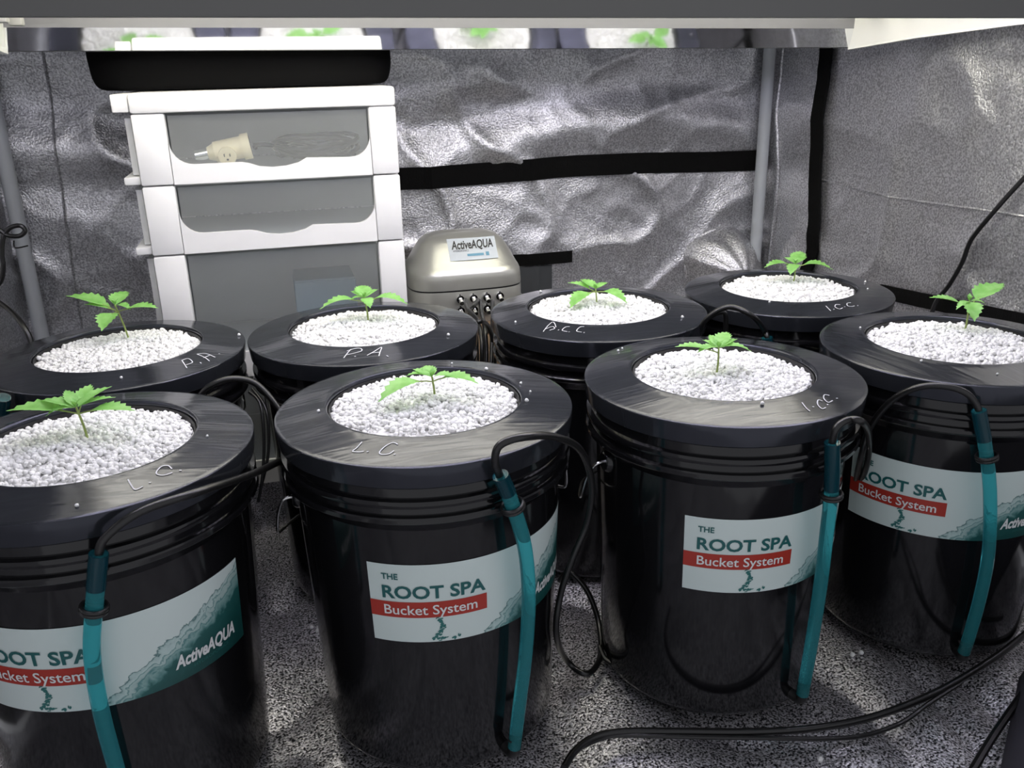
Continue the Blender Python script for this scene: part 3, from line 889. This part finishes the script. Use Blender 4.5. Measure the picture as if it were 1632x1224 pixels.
for k, (b, top, L) in PLANT.items():
    t = thing('seedling', 'green seedling growing in the ' + WHERE[k], 'seedling', b, 'seedlings in the buckets')
    B = Vector((0, 0, -.008)); T = Vector(top) - Vector(b)
    midp = (B + T) * .5 + Vector((.0012, 0, 0))
    MB().tube(smooth_path([B, midp, T], 6), .0013, 8, r1=.0010).build('stem', M['stem'], t)
    rnd = random.Random(ord(k))
    for (x, y, z, w) in L:
        tv = Vector((x, y, z))
        long_ = tv.length > .04
        base = T * (.80 if long_ else .97)
        tv = T + tv - base
        leaf(t, base, tv, .50 * w if long_ else .56 * w, .22 if long_ else .05, .13 if tv.z < .004 else .06)
    for q in range(3):       # tight new growth at the tip
        a = q * 2.1 + ord(k)
        leaf(t, T, Vector((math.cos(a) * .006, math.sin(a) * .006, .008)), .6, .0, .1)

# ================================================================== drawers
def drawer_cart():
    t = thing('drawer_cart', 'white plastic drawer cart with frosted drawers against the back of the tent', 'drawers', (.0, 1.52, 0))
    ox, oy = 0.0, 1.52
    def B(x0, x1, y0, y1, z0, z1): return (x0 - ox, x1 - ox, y0 - oy, y1 - oy, z0, z1)
    pl, pr = (-.180, -.136), (.147, .187)
    vf, vb = 1.362, 1.690
    tp = MB().box(*B(-.180, .187, vf - .002, vb, .650, .677)).build('top_panel', M['white_plastic'], t, bevel=.004)
    MB().box(*B(-.203, -.181, vf + .004, vb - .01, .652, .676)).build('rim', M['white_plastic'], tp, bevel=.002)
    tiers = [(.552, .650, .579), (.452, .551, .481), (.255, .451, .295), (.070, .254, .110)]
    for zb, zt, zw in tiers:
        for (a, b2) in (pl, pr):
            MB().box(*B(a, b2, vf, vf + .020, zb, zt - .0008)).build('corner_post', M['white_plastic'], t, bevel=.003)
            MB().box(*B(a + .004, b2 - .004, vb - .02, vb, zb, zt - .0008)).build('corner_post', M['white_plastic'], t, bevel=.003)
        MB().box(*B(-.180, .187, vf + .022, vb - .001, zb - .004, zb + .004)).build('shelf', M['white_plastic'], t)
        MB().box(*B(-.203, -.181, vf + .010, vb - .02, zb + .001, zb + .012)).build('rim', M['white_plastic'], t, bevel=.002)
        # frosted drawer box, open on top
        x0, x1, y0, y1, z0, z1 = -.133, .144, vf + .008, vb - .03, zb + .0085, zt - .004
        mb = MB()
        th = .002
        mb.box(*B(x0 - .040, x0 - .038, y0 + .02, y1, z0 + .004, z1)).box(*B(x1 + .036, x1 + .038, y0 + .02, y1, z0 + .004, z1))
        mb.box(*B(x0 - .038, x1 + .036, y1 - th, y1, z0 + .004, z1)).box(*B(x0 - .038, x1 + .036, y0 + th, y1 - th, z0, z0 + th))
        mb.box(*B(x0 - .058, x0 - .050, y0 + .015, y1, zb + .014, z1 - .002))
        d = mb.build('drawer', M['frost'], t, smooth=False)
        MB().box(*B(x0, x1, y0, y0 + th, z0, z1)).build('front_pane', M['frost_front'], d, smooth=False)
        # white sill with rounded ends and a finger scoop
        def arc(cx, cz, r, a0, a1, n=7):
            return [(cx + r * math.cos(math.radians(a0 + (a1 - a0) * i / n)), cz + r * math.sin(math.radians(a0 + (a1 - a0) * i / n))) for i in range(n + 1)]
        R = .030
        poly = [(-.1355, zb), (.1465, zb)]
        poly += arc(.1463 - R, zw + R, R, 0, -90)
        poly += [(.052, zw + .002), (.040, zw - .004), (.022, zw - .008), (.002, zw - .009), (-.016, zw - .007), (-.030, zw - .002), (-.040, zw)]
        poly += arc(-.1353 + R, zw + R, R, -90, -180)
        MB().prism_y([(x - ox, z) for x, z in poly], vf + .001 - oy, vf + .007 - oy).build('sill', M['white_plastic'], d, angle=30)
    for x in (-.15, .155):
        for y in (vf + .04, vb - .04):
            MB().tube([(x - ox - .009, y - oy, .022), (x - ox + .009, y - oy, .022)], .021, 16).build('caster', M['rubber'], t)
            MB().box(*B(x - .012, x + .012, y - .012, y + .012, .040, .068)).build('caster_fork', M['white_plastic'], t)
drawer_cart()

def adapter():
    t = thing('socket_adapter', 'beige lamp socket adapter with outlet inside the top drawer', 'adapter', (-.062, 1.412, .573))
    # main barrel, tilted, with a screw base on the left and an outlet face
    ax = Vector((.96, .0, .14)).normalized()
    c = Vector((0, 0, .020))
    def ring(p, q, r0, r1, n=20): return MB().tube([c + ax * p, c + ax * q], r0, n, r1=r1)
    ring(-.016, .030, .0150, .0165).build('barrel', M['beige'], t)
    ring(.024, .036, .0190, .0190).build('collar', M['beige'], t)
    ring(.0362, .0366, .0150, .0150).build('socket_mouth', M['slot'], t)
    ring(-.026, -.014, .009, .014).build('neck', M['beige'], t)
    ring(-.044, -.026, .0075, .0085).build('screw_base', M['chrome'], t)
    o = MB().tube([(.002, -.012, .014), (.002, -.019, .0125)], .0130, 20).build('outlet', M['beige'], t)
    for dx in (-.004, .004):
        MB().box(dx + .001, dx + .0025, -.0198, -.0185, .012, .018).build('slot', M['slot'], o)
    MB().box(.0005, .0035, -.0198, -.0185, .0065, .009).build('slot', M['slot'], o)
adapter()

def coil():
    pts = []
    rnd = random.Random(8)
    for i in range(90):
        t = i / 89
        a = t * 2 * PI * 9.5
        pts.append((.070 + (.052 + .014 * math.sin(t * 17)) * math.cos(a), 1.445 + .035 * math.sin(a), .569 + .008 + .030 * abs(math.sin(a * .5 + t * 5)) * (.5 + .5 * math.sin(t * 9) ** 2)))
    pts = [(-.02, 1.44, .592), (-.005, 1.435, .597)] + pts
    tag(MB().tube(smooth_path(pts, 5), .0036, 8).build('coiled_cord', M['cable']), 'tangled black power cord lying inside the top drawer', 'cord')
coil()
t = thing('blue_carton', 'blue grey carton showing through the frosted lower drawer', 'carton', (.066, 1.50, .2665))
MB().box(-.050, .050, -.04, .06, 0, .108).build('box', M['blue_card'], t, bevel=.002)
MB().box(-.048, .048, -.038, .058, .108, .111).build('flap', M['blue_card'], t)

def bag():
    n, m = 48, 20
    v = []; f = []
    cx, cy, cz = -.020, 1.575, .678
    a, b, h = .229, .108, .17
    for j in range(m + 1):
        tt = j / m
        ph = -PI / 2 + PI * tt
        s = abs(math.cos(ph)) ** .05
        z = cz + h * .5 * (1 + math.copysign(abs(math.sin(ph)) ** .75, math.sin(ph)))
        for i in range(n):
            q = 2 * PI * i / n
            x = math.copysign(abs(math.cos(q)) ** .35, math.cos(q)) * a * s
            y = math.copysign(abs(math.sin(q)) ** .45, math.sin(q)) * b * s
            w = .004 * noise.noise(Vector((x * 20, y * 20, z * 25)))
            v.append((cx + x + w, cy + y + w, max(cz, z + w * .5)))
    for j in range(m):
        for i in range(n):
            l = (i + 1) % n
            f.append((j * n + i, j * n + l, (j + 1) * n + l, (j + 1) * n + i))
    t = thing('black_case', 'soft black fabric case lying on top of the white drawers', 'case', (cx, cy, cz))
    MB().add([(x - cx, y - cy, z - cz) for x, y, z in v], f).build('shell', M['fabric'], t)
    MB().tube([(-.20, -.108, .12), (0, -.110, .122), (.20, -.108, .12)], .003, 6).build('zipper', M['velcro'], t)
bag()

# ================================================================== air pump on its crate
crate = thing('wooden_crate', 'brown wooden crate under the silver air pump', 'crate', (.318, 1.585, 0))
for i in range(3):
    MB().box(-.115, .115, -.105, -.093, .012 + i * .082, .084 + i * .082).build('slat', M['wood'], crate, bevel=.001)
    MB().box(-.115, .115, .093, .105, .012 + i * .082, .084 + i * .082).build('slat', M['wood'], crate, bevel=.001)
    MB().box(-.115, -.103, -.092, .092, .012 + i * .082, .084 + i * .082).build('slat', M['wood'], crate, bevel=.001)
    MB().box(.103, .115, -.092, .092, .012 + i * .082, .084 + i * .082).build('slat', M['wood'], crate, bevel=.001)
for x in (-.100, .080):
    for y in (-.092, .072):
        MB().box(x, x + .02, y, y + .02, 0, .256).build('post', M['wood'], crate)
for i in range(4):
    MB().box(-.115 + i * .058, -.115 + i * .058 + .056, -.105, .105, .257, .268).build('top_board', M['wood'], crate, bevel=.001)

def air_pump():
    cx, cy, cz = .320, 1.582, .269
    t = thing('air_pump', 'silver dome topped air pump with chrome outlets beside the white drawers', 'air pump', (cx, cy, cz))
    def sect(prof, name, cap):
        n = 64; v = []; f = []
        for s, sv, z in prof:
            for i in range(n):
                q = 2 * PI * i / n
                x = math.copysign(abs(math.cos(q)) ** .52, math.cos(q)) * .104 * s
                y = math.copysign(abs(math.sin(q)) ** .52, math.sin(q)) * .084 * sv
                v.append((x, y, z))
        k = len(prof)
        for j in range(k - 1):
            for i in range(n):
                l = (i + 1) % n
                f.append((j * n + i, j * n + l, (j + 1) * n + l, (j + 1) * n + i))
        f.append(tuple(range((k - 1) * n, k * n)))
        f.append(tuple(range(n))[::-1])
        return MB().add(v, f).build(name, M['pump'], t, angle=60)
    sect([(.985, .985, 0), (.995, .995, .004), (1, 1, .03), (1, 1, .056), (.995, .995, .058)], 'base', True)
    sect([(.985, .985, .0578), (.985, .985, .0612)], 'gasket', True).data.materials[0] = M['rubber']
    dome_ = sect([(.998, .998, .061), (1.0, 1.0, .064), (.995, .995, .078), (.985, .98, .086), (.965, .955, .0915), (.935, .90, .0965), (.88, .78, .108), (.80, .62, .124), (.72, .50, .137),
                  (.62, .40, .146), (.45, .28, .151), (.25, .15, .153), (.05, .03, .1535)], 'dome', True)
    # maker's sticker on the sloping top
    ys = [-.0802, -.0756, -.0655, -.0521, -.0420, -.0336, -.0235]
    zs = [.0915, .0965, .108, .124, .137, .146, .151]
    def slope(x, s):      # s runs up the front slope
        y = -.0665 + .031 * s + .0035 * (abs(x) / .05) ** 3
        return (x + .010, y - .0013, float(np.interp(-.0665 + .031 * s, ys, zs)) + .0013)
    st = MB(); n = 8
    st.add([slope(-.042 + .088 * i / n, j) for j in np.linspace(.05, .97, 7) for i in range(n + 1)], [(j * (n + 1) + i, j * (n + 1) + i + 1, (j + 1) * (n + 1) + i + 1, (j + 1) * (n + 1) + i) for j in range(6) for i in range(n)])
    so = st.build('sticker', M['sticker'], t, smooth=False)
    vv, ff = text_geo('ActiveAQUA', .028, .15)
    MB().add([tuple(np.array(slope(-.036 + .076 * x, .52 + .34 * y)) + np.array((0, -.0004, .0006))) for x, y in vv], ff).build('lettering', M['sticker_ink'], so, smooth=False)
    vv, ff = text_geo('HYDROPONICS', .0)
    MB().add([tuple(np.array(slope(-.034 + .028 * x, .40 + .08 * y)) + np.array((0, -.0004, .0006))) for x, y in vv], ff).build('lettering', M['sticker_ink'], so, smooth=False)
    MB().add([tuple(np.array(slope(x, s)) + np.array((0, -.0004, .0006))) for x, s in ((-.010, .20), (.020, .20), (.020, .30), (-.010, .30))], [(0, 1, 2, 3)]).build('print_strip', M['blue_ink'], so, smooth=False)
    MB().add([tuple(np.array(slope(x, s)) + np.array((0, -.0004, .0006))) for x, s in ((.024, .18), (.030, .18), (.030, .34), (.024, .34))], [(0, 1, 2, 3)]).build('print_mark', M['blue_ink'], so, smooth=False)
    # chrome outlets in two rows
    for i in range(4):
        for j in range(2):
            x = -.022 + i * .024; z = .046 - j * .021
            o = MB().tube([(x, -.082, z), (x, -.092, z)], .0072, 14).build('outlet', M['chrome'], t)
            MB().tube([(x, -.092, z), (x, -.104, z - .004)], .0040, 10).build('barb', M['chrome'], o)
            MB().tube([(x, -.088, z), (x, -.088, z + .009)], .0022, 8).build('valve_lever', M['chrome'], o)
    for x in (-.08, .08):
        for y in (-.06, .06):
            MB().tube([(x, y, .0), (x, y, -.0005)], .008, 10).build('foot', M['rubber'], t)
air_pump()

# ================================================================== air lines and cables
AL = dict(B='black air line arching from the front middle tube down into a floor loop', A='black air line running along the collar of the front left bucket',
          C='black air line curling tightly over the tube of the front I.C.C. bucket', D='black air line arching across the bucket at the right frame edge',
          E='black air line arching over the gap behind the front left bucket', E2='thin black air line hanging in the gap between the left buckets, nearer strand',
          E3='thin black air line hanging in the gap between the left buckets, farther strand', H='large arch of black air line before the back I.C.C. bucket',
          G='small arch of black air line before the back I.C.C. bucket')
for k, P in AIR.items():
    r = .0020 if k in ('E2', 'E3') else .0037
    tag(MB().tube(smooth_path(P, 8), r, 10).build('air_line', M['cable']), AL[k], 'air line', 'black air lines to the buckets')
for P in BUNDLE:
    tag(MB().tube(smooth_path(P, 8), .0036, 10).build('air_line', M['cable']), 'black air line bunched below the outlets of the silver pump', 'air line', 'air lines bunched at the pump')
tag(MB().tube(smooth_path(CAB['floor'], 8), .0042, 10).build('power_cord', M['cable']), 'thick black cord curving across the floor in front of the buckets', 'cord')
tag(MB().tube(smooth_path(CAB['floor2'], 8), .0026, 8).build('power_cord', M['cable']), 'thinner black cord lying beside the thick floor cord', 'cord')
tag(MB().tube(smooth_path(CAB['cord3'], 8), .0045, 8).build('power_cord', M['cable']), 'black cord along the dark flap in the bottom right corner', 'cord')
tag(MB().tube(smooth_path(CAB['base2'], 8), .0032, 8).build('air_line', M['cable']), 'short black air line bend at the foot of the front I.C.C. bucket', 'air line', 'black air lines to the buckets')
tag(MB().tube(smooth_path(CAB['wallcord'], 8), .0036, 8).build('power_cord', M['cable']), 'black cord hanging down the right silver wall', 'cord')
lc = thing('power_cord', 'black cord looped by the left tent pole with a wire tie', 'cord', CAB['left_loop'][3])
MB().tube(smooth_path(local(CAB['left_loop'], lc), 8), .0034, 8).build('cord', M['cable'], lc)
MB().tube(smooth_path(local(CAB['tie'], lc), 4), .0012, 6).build('wire_tie', M['cable'], lc)
tag(MB().tube(smooth_path(CAB['left2'], 8), .0040, 8).build('power_cord', M['cable']), 'thick black cord dropping behind the back left bucket', 'cord')

# dark door flap bunched up in the front right corner
def flap():
    def fn(a, b):
        v = .36 + .33 * b
        u0 = .668 + (v - .578) * 1.15
        u = u0 + a * (1.02 - u0)
        h = .16 * (1 - math.exp(-a * 3.0)) + .012 * noise.noise(Vector((a * 6, b * 9, 1))) * min(1, a * 6)
        return (u, v, .0 + max(0, h) * (1 - .15 * b))
    o = grid('door_flap', 36, 30, fn, M['flap'])
    so = o.modifiers.new('thickness', 'SOLIDIFY'); so.thickness = .004
    tag(o, 'dark fabric door flap bunched in the bottom right corner', 'flap')
M['flap'] = mat('dark_tent_cloth', (.045, .043, .055), .8)
flap()
